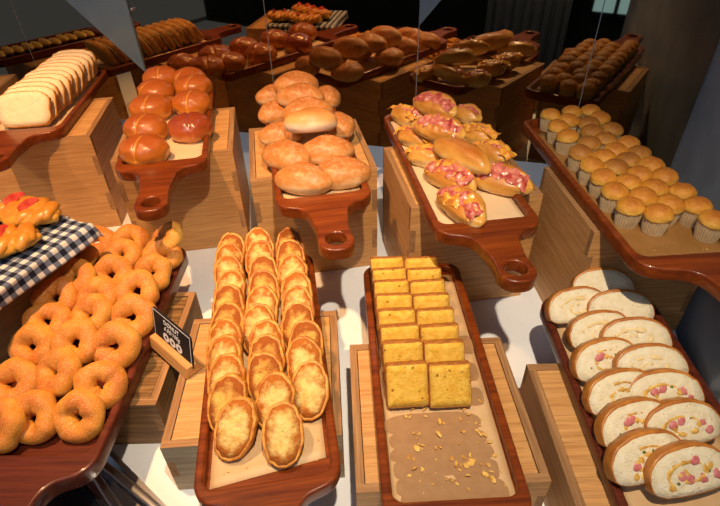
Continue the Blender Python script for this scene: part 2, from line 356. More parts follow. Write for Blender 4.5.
for z in (-0.28, 0.05, 0.75): b.box((-0.05, 0.0, z), (0.39, 0.045, z+0.03), 1)
struct('window_1', b.data('window_1', [M['window'], M['black']]), (-0.05, -2.498, 0))
# pale curtain on the far side of the room, seen only in the mirror
v = []; f = []
for i in range(60):
    x = i*0.013
    for z in (-0.75, 1.4): v.append((x, 0.03*math.sin(i*0.9)+0.012*math.sin(i*2.3), z))
for i in range(59): f.append((2*i, 2*i+2, 2*i+3, 2*i+1))
o = tag(obj('curtain', mesh_data('curtain', v, f, [M['curtain']], True), None, (-1.0, -2.38, 0)), 'pale hanging curtain with soft folds across the room, seen in the dark mirror', 'curtain')
sm = o.modifiers.new('thick', 'SOLIDIFY'); sm.thickness = 0.004

# ------------------------------------------------------------------ crates
def crate(fx, head, size, hgt, label, corner='L', mats=('oak', 'oak_end'), top='oak'):
    """fx: world point of the front top corner named by corner"""
    rot = R(-head); W = size; th = 0.013
    ex = Vector((math.cos(rot), math.sin(rot), 0)); ey = Vector((-math.sin(rot), math.cos(rot), 0))
    c = Vector((fx.x, fx.y, 0)) + ex*(W/2 if corner == 'L' else -W/2) + ey*W/2
    t = thing('wooden_crate', label, 'crate', (c.x, c.y, 0.0005), (0, 0, rot), 'wooden display crates')
    nf = 5 if hgt > 0.2 else 3
    def board(even):
        left, right = [], []
        e = lambda k: W/2 - 0.0002 if (k % 2 == 0) == even else W/2-th
        for k in range(nf):
            z0, z1 = hgt*k/nf, hgt*(k+1)/nf; right += [(e(k), z0), (e(k), z1)]; left += [(-e(k), z0), (-e(k), z1)]
        return MB().prism(right + left[::-1], 0, th, 0, 1, Matrix.Rotation(R(90), 4, 'X') @ Matrix.Translation((0, 0, -th))).data('side_board', [M[mats[0]], M[mats[1]]])
    fb, sb = board(True), board(False)
    obj('front_board', fb, t, (0, -W/2, 0), (0, 0, 0)); obj('back_board', fb, t, (0, W/2, 0), (0, 0, math.pi))
    obj('side_board', sb, t, (-W/2, 0, 0), (0, 0, -R(90))); obj('side_board', sb, t, (W/2, 0, 0), (0, 0, R(90)))
    hw = W/2-th-0.0012
    bevel(obj('top_panel', MB().box((-hw, -hw, -0.012), (hw, hw, 0)).data('top_panel', [M[top]]), t, (0, 0, hgt-0.0012)), 0.0012)
    return t
HB, HF = 0.285, 0.126
crate(at(89.5, 136.5, HB), -8.5, 0.29, HB, 'tall light wooden crate under the board of sliced white loaf', 'R')
crate(at(232.6, 151, HB), -8.9, 0.29, HB, 'tall light wooden crate under the board of glazed round buns', 'R')
crate(at(250, 181.6, HB), -9.5, 0.29, HB, 'tall light wooden crate under the board of oval crusty rolls', 'L')
crate(at(411, 208.5, HB), -8.5, 0.285, HB, 'tall light wooden crate under the board of bacon rolls', 'L')
crate(at(594.3, 233, HB), -3.5, 0.262, HB, 'tall light wooden crate under the board of muffins beside the grey wall', 'L')
crate(at(159.7, 448.6, HF), -3.0, 0.285, HF, 'low light wooden crate under the board of garlic toast', 'L', ('oak_shaded', 'oak_end'))
crate(at(356, 493, HF), -2.0, 0.285, HF, 'low light wooden crate under the board of yellow cake slices', 'L')
crate(Vector((0.293, 0.318, 0)), 0, 0.288, HF, 'low light wooden crate under the board of ham bread slices', 'L')
crate(at(155.6, 405, 0.115), 0, 0.29, 0.115, 'low weathered wooden crate under the donut board and donut price sign', 'R', ('oak_old', 'oak_end'), 'oak_old')

# ------------------------------------------------------------------ paddle boards
def paddle(fc, head, W, L, z, label, mat='cherry', T=0.026, HL=0.17, neck=0.030, hx=0.0, front=0.028, rim=0.014, hole=0.019, rc=0.03):
    """fc: front-centre of the body; local +y runs to the back"""
    w2 = W/2; g = neck
    pts = [(w2, L, rc), (-w2, L, rc), (-w2, 0, 0.04), (hx-g-0.012, -0.020, 0.035), (hx-g, -HL*0.55, 0.1), (hx-g-0.005, -HL, 0.030),
           (hx+g+0.005, -HL, 0.030), (hx+g, -HL*0.55, 0.1), (hx+g+0.012, -0.020, 0.035), (w2, 0, 0.04)]
    out = rounded(pts)
    rec = rounded([(w2-rim, L-rim, rc*0.7), (-w2+rim, L-rim, rc*0.7), (-w2+rim, front, 0.018), (w2-rim, front, 0.018)])
    cir = [(hx+hole*math.cos(2*math.pi*k/28), -HL+0.036+hole*math.sin(2*math.pi*k/28)) for k in range(28)]
    b = MB(); v, f = curve_slab([out, rec, cir], 0, T, 0.004); b.add(v, f)
    rec2 = rounded([(w2-rim+0.004, L-rim+0.004, rc*0.7), (-w2+rim-0.004, L-rim+0.004, rc*0.7), (-w2+rim-0.004, front-0.004, 0.018), (w2-rim+0.004, front-0.004, 0.018)])
    b.prism(rec2, 0.002, 0.010)
    me = b.data('paddle_board', [M[mat]], True)
    o = obj('paddle_board', me, None, (fc.x, fc.y, z+0.0008), (0, 0, R(-head)))
    o.modifiers.new('edge', 'EDGE_SPLIT').split_angle = R(35)
    return tag(o, label, 'serving board', 'wooden paddle serving boards')
def loc_of(tr, u, v, z=0.0):
    a = tr['o'].rotation_euler[2]; p = tr['o'].location
    return Vector((p.x+u*math.cos(a)-v*math.sin(a), p.y+u*math.sin(a)+v*math.cos(a), p.z+z))
TR = {}
def tray(key, fc, head, W, L, z, label, **k):
    TR[key] = {'o': paddle(fc, head, W, L, z, label, **k), 'W': W, 'L': L, 'z': z+0.0108, 'head': head}
def parchment(key, y0, y1, label, mat='paper', inset=0.016, rot=0.0, wr=0.0012):
    tr = TR[key]; w2 = tr['W']/2-inset; nx, ny = 14, 30; v = []; f = []
    for j in range(ny+1):
        for i in range(nx+1):
            x = -w2+2*w2*i/nx; y = y0+(y1-y0)*j/ny; v.append((x, y + rot*x, 0.0012+wr*max(0, nz((x, y, 0), 14, len(TR)))))
    for j in range(ny):
        for i in range(nx): a = j*(nx+1)+i; f.append((a, a+1, a+nx+2, a+nx+1))
    p = tr['o'].location
    o = tag(obj('parchment_sheet', mesh_data('parchment_sheet', v, f, [M[mat]], True), None, (p.x, p.y, tr['z']-0.0005), tr['o'].rotation_euler), label, 'parchment paper', 'parchment sheets on the boards')
    sd = o.modifiers.new('thick', 'SOLIDIFY'); sd.thickness = 0.0003
    return o
ZB, ZF = HB, HF
c = (at(113, 170, 0.311)+at(206, 163, 0.311))/2
tray('bun', c, -9.8, 0.205, 0.53, ZB, 'reddish-brown wooden paddle board holding glazed round buns', HL=0.19)
tray('roll', (at(277, 210, .311)+at(372, 193, .311))/2, -10.5, 0.195, 0.57, ZB, 'reddish-brown wooden paddle board holding oval crusty rolls', HL=0.165)
tray('bacon', at(438, 236, .311)+Vector((0.10, 0.020, 0)), -7.5, 0.202, 0.56, ZB, 'reddish-brown wooden paddle board holding bacon rolls', HL=0.152)
tray('muffin', at(636, 262, .311)+Vector((0.104, -0.008, 0)), -3.4, 0.206, 0.61, ZB, 'reddish-brown wooden paddle board holding muffins in paper cups', HL=0.17, hx=0.03)
p = at(62, 133, .311)
tray('loaf', p+Vector((-0.118, 0.005, 0)), -7.0, 0.212, 0.50, ZB, 'reddish-brown wooden paddle board holding a sliced white loaf', HL=0.17)
tray('garlic', (at(197, 494, .152)+at(339, 487, .152))/2, -8.0, 0.21, 0.54, ZF, 'reddish-brown wooden paddle board holding rows of garlic toast', front=0.014)
tray('cake', Vector((0.125, 0.325, 0)), -1.8, 0.205, 0.545, ZF, 'reddish-brown wooden board holding yellow cake slices on greasy parchment', front=0.028)
tray('ham', Vector((0.447, 0.19, 0)), 1.5, 0.222, 0.565, ZF, 'dark reddish-brown wooden board holding ham bread slices', mat='cherry_dark', rc=0.04)
tray('donut', Vector((-0.518, 0.410, 0)), 0.5, 0.235, 0.555, 0.115, 'wide dark reddish-brown wooden paddle board piled with sugared donuts', mat='cherry_dark', T=0.032, HL=0.2, neck=0.045, front=0.03, rc=0.035)

parchment('bun', 0.034, 0.47, 'cream parchment sheet under the glazed round buns', 'paper_pale', rot=0.03)
parchment('roll', 0.036, 0.55, 'brown parchment sheet under the oval crusty rolls')
parchment('bacon', 0.036, 0.55, 'cream parchment sheet under the bacon rolls', 'paper_pale', inset=0.015)
parchment('muffin', 0.036, 0.55, 'brown parchment sheet under the muffins', 'paper_shaded', inset=0.016)
parchment('loaf', 0.034, 0.47, 'cream parchment sheet under the sliced white loaf', 'paper_pale')
parchment('garlic', 0.034, 0.51, 'brown parchment sheet under the garlic toast', rot=0.13, inset=0.02)
parchment('ham', 0.036, 0.53, 'brown parchment sheet under the ham bread slices', inset=0.02)
pc = parchment('cake', 0.034, 0.52, 'brown parchment sheet with dark grease stains under the yellow cake', 'paper', wr=0.0)

# ------------------------------------------------------------------ bakery items
def bun_mesh(k, dark=False):
    a, b_, h = 0.055+0.002*(k % 2), 0.050, 0.062
    def fn(d):
        p = Vector((d.x*a, d.y*b_, d.z))
        s = 1 + 0.05*nz(d, 1.6, k); p.x *= s; p.y *= s
        z = h*(0.42 + 0.58*d.z) if d.z > -0.35 else h*(0.42-0.58*0.35)-(d.z+0.35)*-0.012
        z = h*0.40 + (h*0.60*(abs(d.z)**0.85) if d.z > 0 else -h*0.40*(min(1, abs(d.z)*1.5)))
        g = math.exp(-(p.x/0.0035)**2)*(0.0045 if d.z > -0.1 else 0)
        q = Vector((p.x, p.y, z)); q -= Vector((0, d.y*0.6, max(d.z, 0.2)))*g
        return q + d*0.0018*nz(d, 3, k+3)
    return blob('bread_roll', M['bun_dark' if dark else 'bun'], fn, 72, 40)
BM = [bun_mesh(1), bun_mesh(2), bun_mesh(3), bun_mesh(4, True)]
zt = TR['bun']['z']+0.0015
bl = [(143.8, 149, 1, 'L', 0), (145.5, 127, -4, 'L', 1), (150.5, 107, 6, 'L', 2), (155.5, 91, -40, 'L', 0), (161, 77, 15, 'L', 1),
      (190, 126, 22, 'R', 3), (192, 102, 4, 'R', 1), (193.5, 86, -4, 'R', 2), (195, 71, -35, 'R', 0)]
cnt = {'L': 0, 'R': 0}; ordn = ['first', 'second', 'third', 'fourth', 'fifth', 'sixth', 'seventh', 'eighth', 'ninth', 'tenth', 'eleventh', 'twelfth']
side = {'L': 'left', 'R': 'right', 'M': 'middle'}
for (x, y, a, sd, k) in bl:
    p = at(x, y, zt+0.03); p.y = min(p.y, mirror_y(p.x)-0.062); i = cnt[sd]; cnt[sd] += 1
    lab = 'glazed round bun with a split top, %s column, %s from the board handle' % (side[sd], ordn[i])
    if k == 3: lab = 'darkest glazed round bun, nearest the handle in the right column'
    tag(obj('round_bun', BM[k], None, (p.x, p.y, zt), (0, 0, R(a-8))), lab, 'bun', 'glazed round buns')

def roll_mesh(k):
    a, b_, h = 0.063, 0.041+0.002*(k % 3), 0.056
    def fn(d):
        x = d.x*a; y = d.y*b_*(1-0.12*abs(d.x)**3)
        z = h*0.38 + (h*0.62*d.z if d.z > 0 else h*0.38*max(-1, d.z*1.4))
        q = Vector((x, y + 0.005*math.cos(d.x*2.0), z))
        if d.z > 0.1:
            sl = math.sin((x*0.6+y*1.2)/0.009); q.z += 0.0019*sl*(1-abs(d.x))*min(1, d.z*2)
        return q + d*0.0022*nz(d, 1.6, k+20)
    return blob('oval_roll', M['roll'], fn, 56, 32)
RM = [roll_mesh(k) for k in range(3)]
RPALE = roll_mesh(1).copy(); RPALE.materials[0] = M['roll_pale']
zr = TR['roll']['z']+0.0015
# px, py, height above paper, yaw, tilt
rl = [(303.4, 180, 0.000, -12, 'oval crusty roll at the front left of its board, by the handle'), (342, 173, 0.000, 6, 'oval crusty roll at the front right of its board, by the handle'),
      (287, 156, 0.000, -32, 'oval crusty roll lying slanted, behind the front left one'), (327, 151, 0.002, 2, 'oval crusty roll behind the front right one, under the pale one'),
      (311, 127, 0.036, 4, 'oval crusty roll with a pale white underside on top of the heap'), (308, 111, 0.040, 6, 'widest oval crusty roll, just behind the pale topmost one'),
      (300, 97, 0.046, -6, 'oval crusty roll on top of the heap, second from the mirror'), (296, 84, 0.040, 10, 'oval crusty roll on top of the heap, nearest the mirror'),
      (277, 111, 0.008, 30, 'small oval crusty roll poking out at the middle left edge'), (274, 95, 0.008, 20, 'oval crusty roll at the far left corner of its board'),
      (325, 96, 0.006, -50, 'oval crusty roll at the far right of its board'), (338, 124, 0.006, -55, 'oval crusty roll poking out at the right edge under the heap'),
      (280, 134, 0.000, 8, 'oval crusty roll at the left edge under the heap')]
for k, (x, y, dz, a, lab) in enumerate(rl):
    p = at(x, y, zr+dz+0.025); o = tag(obj('oval_roll', RM[k % 3], None, (p.x, p.y, zr+dz), (R(6*(k % 3)-6), 0, R(a))), lab, 'bread roll', 'oval crusty rolls')
    if k in (8, 9, 10, 11, 12): o.scale = (0.85, 0.88, 0.9)
    if k == 4: o.data = RPALE; o.rotation_euler.x = R(-22); o.location.z += 0.012

# bacon rolls
def soft_mesh(k, L=0.068, W=0.034, h=0.048, open_=True, cuts=False):
    def fn(d):
        x = d.x*L*(1+0.02*nz(d, 2, k)); y = d.y*W*(1-0.2*abs(d.x)**3)
        z = h*0.4 + (h*0.6*d.z if d.z > 0 else h*0.4*max(-1, d.z*1.4))
        if open_ and d.z > 0: z -= 0.014*math.exp(-(y/0.011)**2)*(1-abs(d.x)**4)
        if cuts and d.z > 0: z += 0.0016*math.cos(x/0.0028)*(1-d.x**2)
        return Vector((x, y+0.006*math.cos(d.x*1.8), z)) + d*0.003*nz(d, 2.2, k+40)
    return blob('soft_roll', M['soft'], fn, 64, 32)
def lump_strip(k, L, W, z, mat, name, amp=0.006, ny=10):
    nx = 40; v = []; f = []
    for i in range(nx+1):
        for j in range(ny+1):
            u = i/nx*2-1; w_ = j/ny*2-1; ww = W*(0.75+0.5*nz((u*2, k, 0), 1.5, k)); x = u*L; y = w_*ww + 0.005*nz((u*3, 1, k), 1.3, k) + 0.006*math.cos(u*1.8)
            v.append((x, y, z - 0.5*abs(w_)**2*0.008 + amp*nz((x, y, 0), 75, k) + amp*0.5*nz((x, y, 0), 170, k) - 0.010*abs(u)**4))
    for i in range(nx):
        for j in range(ny): a = i*(ny+1)+j; f.append((a, a+1, a+ny+2, a+ny+1))
    return mesh_data(name, v, f, [M[mat]], True)
SO = [soft_mesh(0), soft_mesh(1), soft_mesh(2, open_=False), soft_mesh(3, open_=True, cuts=True), soft_mesh(4, 0.048, 0.031)]
BA = [lump_strip(k, 0.055, 0.021, 0.0445, 'bacon', 'bacon_strip') for k in range(3)]
CH = [lump_strip(k+5, 0.050, 0.026, 0.0435, 'cheese', 'melted_cheese', 0.008) for k in range(3)]
BS = [lump_strip(9, 0.036, 0.013, 0.042, 'bacon', 'bacon_strip')]
zb = TR['bacon']['z']+0.0015
bl = [(464, 206, 0.0, -62, 0, 'y', 'bacon roll heaped with pink bacon at the front, nearest the board handle'),
      (452, 177, 0.0, -48, 1, 'y', 'orange cheesy bacon roll behind the front one on the left side'),
      (501, 180, 0.0, -28, 0, 'b', 'smooth pale bacon roll alone at the front right'),
      (461, 155, 0.036, -54, 2, '', 'large plain shiny roll lying across the top of the bacon rolls'),
      (426, 156, 0.0, -25, 4, 'y', 'small bacon roll at the left rim behind the cheesy one'),
      (440, 129, 0.036, -34, 3, 'b', 'bacon roll with dark scored cuts on top of the heap'),
      (437, 106, 0.040, -46, 0, 'b', 'bacon roll on top of the heap nearest the mirror'),
      (404, 115, 0.0, -60, 4, 'y', 'bacon roll at the far left corner of its board'),
      (414, 137, 0.0, -40, 4, 'y', 'bacon roll half hidden at the left rim under the scored roll'),
      (476, 134, 0.004, -40, 4, 'y', 'bacon roll at the right rim under the plain shiny roll, far one'),
      (492, 152, 0.004, -50, 4, 'y', 'bacon roll at the right rim between the plain roll and the front right roll'),
      (466, 114, 0.006, -45, 4, 'b', 'bacon roll at the far right near the mirror'),
      (428, 113, 0.004, 20, 1, 'y', 'bacon roll buried beneath the topmost far roll')]
for k, (x, y, dz, a, mi, top, lab) in enumerate(bl):
    p = at(x, y, zb+dz+0.022); t = thing('bacon_roll', lab, 'bacon roll', (p.x, p.y, zb+dz+(0.006 if top and mi != 4 else 0)), (R(26 if top and mi != 4 else 0), 0, R(a)), 'bacon rolls')
    obj('bun', SO[mi], t)
    if mi == 2: t.scale = (1.18, 0.95, 1)
    if top and mi != 4:
        obj('bacon_strip', BA[k % 3], t, (0, 0, -0.003 if mi == 3 else 0))
        if top == 'y': obj('melted_cheese', CH[k % 3], t, (0.0, 0, -0.001))
    elif top:
        obj('bacon_strip', BS[0], t, (0, 0, -0.001)); 
        if top == 'y': obj('melted_cheese', CH[k % 3], t, (0.004, 0, -0.003))

# muffins
def muffin_top(k, mat):
    r = 0.0248
    def fn(d):
        x, y = d.x*r, d.y*r; z = 0.0 + (0.019*d.z**0.85 if d.z > 0 else 0.010*max(-0.5, d.z))
        s = 1 + 0.05*nz(d, 1.8, k); q = Vector((x*s, y*s, z)); return q + d*0.0016*nz(d, 5, k+2)
    return blob('muffin_top', M[mat], fn, 40, 24)
MT_ = [muffin_top(k, 'muffin') for k in range(3)] + [muffin_top(k+5, 'muffin_dark') for k in range(2)]
v = []; f = []; nfl = 60
for lv, (rr, z) in enumerate(((0.0185, 0.0), (0.0215, 0.017), (0.0232, 0.036), (0.0224, 0.036), (0.018, 0.012))):
    for j in range(nfl):
        q = rr + (0.0007 if j % 2 else -0.0007) if lv != 4 else rr; a = 2*math.pi*j/nfl; v.append((q*math.cos(a), q*math.sin(a), z))
for lv in range(4):
    for j in range(nfl): f.append((lv*nfl+j, lv*nfl+(j+1) % nfl, (lv+1)*nfl+(j+1) % nfl, (lv+1)*nfl+j))
f.append(tuple(range(nfl))[::-1]); f.append(tuple(4*nfl+j for j in range(nfl)))
CUP = mesh_data('paper_cup', v, f, [M['cup']], False)
mu = [(88, 62, 60), (145, 48, 55), (200, 52, 60), (252, 70, 60), (150, 78, 50), (110, 95, 62), (136, 122, 72), (200, 82, 60), (210, 107, 60), (268, 102, 62), (202, 140, 65), (255, 130, 62), (318, 136, 60),
      (282, 163, 60), (178, 168, 70), (235, 177, 58), (350, 168, 60), (325, 190, 68), (390, 197, 68), (205, 203, 72), (280, 208, 75), (238, 236, 68), (353, 230, 70), (434, 230, 85),
      (315, 248, 70), (392, 268, 75), (473, 273, 88), (270, 275, 80), (357, 288, 80), (440, 312, 78), (315, 318, 92), (520, 315, 88), (397, 335, 88), (548, 352, 88)]
zm = TR['muffin']['z']+0.0012
tr = TR['muffin']['o']; uv = []
for k, (x, y, w_) in enumerate(mu):
    p = at(520+x/2.81, 90+y/2.81, zm+0.046)
    q = tr.matrix_basis.inverted() @ p; uv.append([q.x, q.y, k, w_])
for it in range(60):                                # push neighbours apart so that no two cups share the same place
    for a in uv:
        for b_ in uv:
            if a is b_: continue
            dx, dy = a[0]-b_[0], a[1]-b_[1]; dd = math.hypot(dx, dy)
            if dd < 0.0468: s = (0.0468-dd)/dd/4; a[0] += dx*s; a[1] += dy*s; b_[0] -= dx*s; b_[1] -= dy*s
        a[0] = max(-0.063, min(0.066, a[0])); a[1] = max(0.066, min(0.582, a[1]))
uv.sort(key=lambda a: a[1])
rows = []
for a in uv:
    if rows and a[1]-rows[-1][0][1] < 0.032 and len(rows[-1]) < 4: rows[-1].append(a)
    else: rows.append([a])
for ri, row in enumerate(rows):
    row.sort(key=lambda a: a[0])
    for ci, (u, v_, k, w_) in enumerate(row):
        dark = k in (7, 8, 9, 10, 11, 14, 16, 17, 20)
        p = tr.matrix_basis @ Vector((u, v_, 0)); lab = '%s muffin in paper cup, %s row from board handle, %s from left' % ('browner' if dark else 'golden', ordn[ri], ordn[ci])
        t = thing('muffin', lab, 'muffin', (p.x, p.y, zm), (0, 0, k*1.3), 'muffins in paper cups')
        obj('paper_cup', CUP, t); obj('muffin_top', MT_[3+k % 2 if dark else k % 3], t, (0, 0, 0.035), (R(5*(k % 3)-5), R(4), 0))

# donuts
def donut_mesh(k):
    Rr, r = 0.0250, 0.0172; nu, nv = 56, 28; v = []; f = []
    for i in range(nu):
        a = 2*math.pi*i/nu; d = Vector((math.cos(a), math.sin(a), 0))
        R2 = Rr*(1+0.14*nz(d, 1.0, k)); r2 = r*(1+0.22*nz(d, 1.4, k+9)); 
        if k == 2: r2 *= 1-0.22*math.exp(-((a-3.6)/0.25)**2)
        for j in range(nv):
            t = 2*math.pi*j/nv; cr = math.cos(t); z = math.sin(t)*r2*0.98
            rad = R2 + cr*r2*(1.0 if cr > 0 else 1.06); rad = max(rad, 0.003)
            p = Vector((rad*d.x, rad*d.y, z+r*0.95)); p += Vector((d.x*cr, d.y*cr, math.sin(t)))*0.0016*nz(p, 60, k)
            v.append(p)
    for i in range(nu):
        for j in range(nv): f.append((i*nv+j, ((i+1) % nu)*nv+j, ((i+1) % nu)*nv+(j+1) % nv, i*nv+(j+1) % nv))
    return mesh_data('donut', v, f, [M['donut']], True)
DM = [donut_mesh(k) for k in range(5)]
dl = [(166, 239, 0.045, 24), (163, 254, 0.03, 20), (131, 241, 0.02, 10), (152, 273, 0.035, 34), (122, 256, 0.04, 20), (112, 275, 0.045, 28), (137, 291, 0.04, 28), (97, 242, 0.01, 8), (78, 259, 0.045, 14),
      (75, 278, 0.06, 26), (97, 298, 0.04, 18), (56, 298, 0.05, 22), (133, 317, 0.03, 34), (91, 315, 0.04, 24), (48, 322, 0.04, 18), (33, 347, 0.03, 32), (76, 343, 0.04, 28), (116, 346, 0.03, 40),
      (57, 372, 0.035, 24), (101, 385, 0.02, 42), (79, 417, 0.008, 38), (33, 418, 0.01, 34), (14, 384, 0.02, 20), (2, 426, 0.01, 34)]
dlab = ['donut at the far right corner of the pile', 'donut second from the far right corner, leaning on the corner one', 'donut in the far row, middle of the pile', 'donut with visible hole on the right edge above the price sign',
        'donut in the second row from the back, centre', 'donut in the middle of the upper half, hole half hidden', 'donut just up and left of the price sign', 'donut at the far left corner by the gingham cloth',
        'donut on the far left beside the gingham cloth, second from the back', 'donut on the left side, third from the back', 'flat donut in the very middle of the pile', 'red-brown sugared donut on the left rim, fourth from the back',
        'donut touching the left edge of the price sign', 'donut in the centre, left of the one touching the price sign', 'donut on the left rim, fifth from the back', 'large round donut with full hole at the left edge, middle of the pile',
        'donut with a small hole in the centre of the lower half', 'golden donut with clear hole, left below the price sign', 'wide donut lying above the pair at the front', 'donut tilted up with clear hole, right edge near the front',
        'foremost donut with pale face, nearest the front right rim', 'twisted donut in the front row, left of the foremost one', 'donut lying flat at the left picture edge above the front row', 'donut cut by the left picture edge in the front row']
zd = TR['donut']['z']
for k, ((x, y, dz, tl), lab) in enumerate(zip(dl, dlab)):
    zc = zd+0.022+dz; p = at(x, y, zc)
    o = obj('donut', DM[k % 5], None, (0, 0, 0), (R(tl+8), R(9*((k*7) % 5-2)), R((47*k) % 60-30)))
    rm = o.rotation_euler.to_matrix(); o.location = Vector((p.x, p.y, zc)) - rm @ Vector((0, 0, 0.0175))
    tag(o, 'sugared ' + lab, 'donut', 'sugar coated ring donuts')

# slices
def outline(kind, k, n_=64):
    pts = []
    for i in range(n_):
        a = 2*math.pi*i/n_; c_, s_ = math.cos(a), math.sin(a)
        sg = lambda q, e: math.copysign(abs(q)**e, q)
        if kind == 'garlic': x, y = 0.0310*sg(c_, 0.95), 0.047*sg(s_, 0.92); amp = 0.0034
        elif kind == 'ham': x, y = 0.058*sg(c_, 0.95), 0.042*sg(s_, 0.86); y = y if y > 0 else -0.024*abs(s_)**0.5; amp = 0.0012
        elif kind == 'loaf':
            x, y = 0.064*sg(c_, 0.42), 0.042*sg(s_, 0.42)
            if y > 0: y += 0.009*(1-(x/0.066)**2); x *= 1.05
            amp = 0.0015
        else: x, y = 0.0340*sg(c_, 0.15), 0.036*sg(s_, 0.10); amp = 0.0012
        r = 1 + amp/0.04*nz((c_*1.5, s_*1.5, 0), 2.0, k) + ((0.3 if kind == 'garlic' else 1)*amp/0.06*nz((c_*1.5, s_*1.5, 0), 6.0, k))
        pts.append((x*r, y*r))
    return pts
def slice_meshes(kind, k, T, cw, crumb, crust_m, bulge=0.0):
    o = outline(kind, k); n_ = len(o); fr = [0.0, 0.35, 0.7, 1.0]; hy = max(q[1] for q in o)
    inn = []
    for (x, y) in o: L = math.hypot(x, y); c2 = cw*((0.45+1.35*max(0, y/hy)) if kind == 'ham' else 1); inn.append((x*(1-c2/L), y*(1-c2/L)))
    v = []; f = []
    for sgn in (1, -1):
        base = len(v); v.append((0, 0, sgn*(T/2+bulge)))
        for q in fr[1:]:
            for (x, y) in inn: v.append((x*q, y*q, sgn*(T/2 + bulge*(1-q*q) + (0.0014*nz((x*q, y*q, sgn), 150, k) if q < 1 else 0))))
        for j in range(n_):
            a, b_ = base+1+j, base+1+(j+1) % n_; f.append((base, a, b_) if sgn > 0 else (base, b_, a))
            for lv in range(2):
                a0, b0 = base+1+lv*n_+j, base+1+lv*n_+(j+1) % n_; f.append((a0, a0+n_, b0+n_, b0) if sgn > 0 else (b0, b0+n_, a0+n_, a0))
    e = 1+2*n_; half = 1+3*n_
    for j in range(n_): f.append((e+j, half+e+j, half+e+(j+1) % n_, e+(j+1) % n_))
    cm = mesh_data('crumb', v, f, [crumb], True)
    v = []; f = []; prof = [(1, T/2-0.0002), (0.35, T/2+0.0004), (0.0, T/2-0.0018), (0, -T/2+0.0018), (0.35, -T/2-0.0004), (1, -T/2+0.0002)]
    for (q, z) in prof:
        for (a, b_) in zip(o, inn): v.append((a[0]*(1-q)+b_[0]*q, a[1]*(1-q)+b_[1]*q, z))
    for lv in range(5):
        for j in range(n_): f.append((lv*n_+j, lv*n_+(j+1) % n_, (lv+1)*n_+(j+1) % n_, (lv+1)*n_+j))
    return cm, mesh_data('crust', v, f, [crust_m], True)
def put_slice(name, pair, lab, cat, grp, p, tilt, yaw, roll=0.0, extra=None):
    rm = Matrix.Rotation(R(yaw), 3, 'Z') @ Matrix.Rotation(R(tilt), 3, 'X') @ Matrix.Rotation(R(roll), 3, 'Z')
    t = thing(name, lab, cat, p, rm, grp); obj('crumb', pair[0], t); obj('crust', pair[1], t)
    if extra: extra(t)
    return t

# garlic toast: three shingled columns
GA = [slice_meshes('garlic', k, 0.015, 0.0045, M['garlic_crumb' if k % 2 == 0 else 'garlic_brown'], M['garlic_crust'], 0.0015) for k in range(5)]
gcol = {'L': [(236, 428), (228, 404), (227, 382), (225, 363), (225, 345), (227, 327), (229, 309), (230, 293), (230, 278), (229, 265), (231, 254)],
        'M': [(283, 434), (275, 402), (266, 380), (267, 362), (267, 346), (259, 330), (262, 310), (264, 293), (264, 278), (260, 262), (260, 249)],
        'R': [(310, 390), (305, 364), (306, 346), (298, 328), (298, 310), (297, 295), (293, 277), (291, 261), (290, 249)]}
zg = TR['garlic']['z']+0.002
for sd, lst in gcol.items():
    for i, (x, y) in enumerate(lst):
        tl = 38 if i == 0 else 47
        zc = zg+0.047*math.sin(R(tl))+0.004; p = at(x, y, zc)
        yaw = {'L': -6, 'M': 5, 'R': 0}[sd] + random.uniform(-6, 6)
        if i == 0: yaw = {'L': -12, 'M': 6, 'R': -4}[sd]
        lab = 'garlic toast slice, %s column, %s from the front' % (side[sd], ordn[i])
        vi = (i*2+ord(sd)) % 5 if i else 0
        put_slice('garlic_toast', GA[vi], lab, 'toast', 'garlic toast slices in columns', (p.x, p.y, zc), tl, yaw, random.uniform(-8, 8))

# yellow cake slices
CK = [slice_meshes('cake', k, 0.0185, 0.0020, M['cake_crumb'], M['cake_crust']) for k in range(4)]
zk = TR['cake']['z']+0.001; ck_y = []
# (top y, bottom-ish) of each row gives the row centre; left and right centre x
crow = [(384, 405.5, 448.5), (361, 403, 444.5), (344, 402.5, 440.5), (327.5, 401, 438), (312, 399, 435), (298, 397, 432), (285.5, 395, 428), (274, 393, 425)]
y0 = at(425, 384, zk+0.03).y
for i, (yy, xl, xr) in enumerate(crow):
    for sd, xx in (('L', xl), ('R', xr)):
        tl = 58 if i == 0 else 62
        zc = zk+0.036*math.sin(R(tl))+0.006; p = at(xx, yy, zc)
        u = TR['cake']['o'].matrix_basis.inverted() @ p
        u.x = -0.0342 if sd == 'L' else 0.0342; u.x += -0.014 + 0.001*i*(-1); u.y = (u.y)
        q = TR['cake']['o'].matrix_basis @ Vector((u.x, u.y, 0))
        put_slice('cake_slice', CK[(i*2+(sd == 'R')) % 4], 'yellow loaf cake slice, %s half, %s row from the front' % (side[sd], ordn[i]), 'cake', 'yellow loaf cake slices', (q.x, q.y, zc), tl, random.uniform(-2, 2)+2)
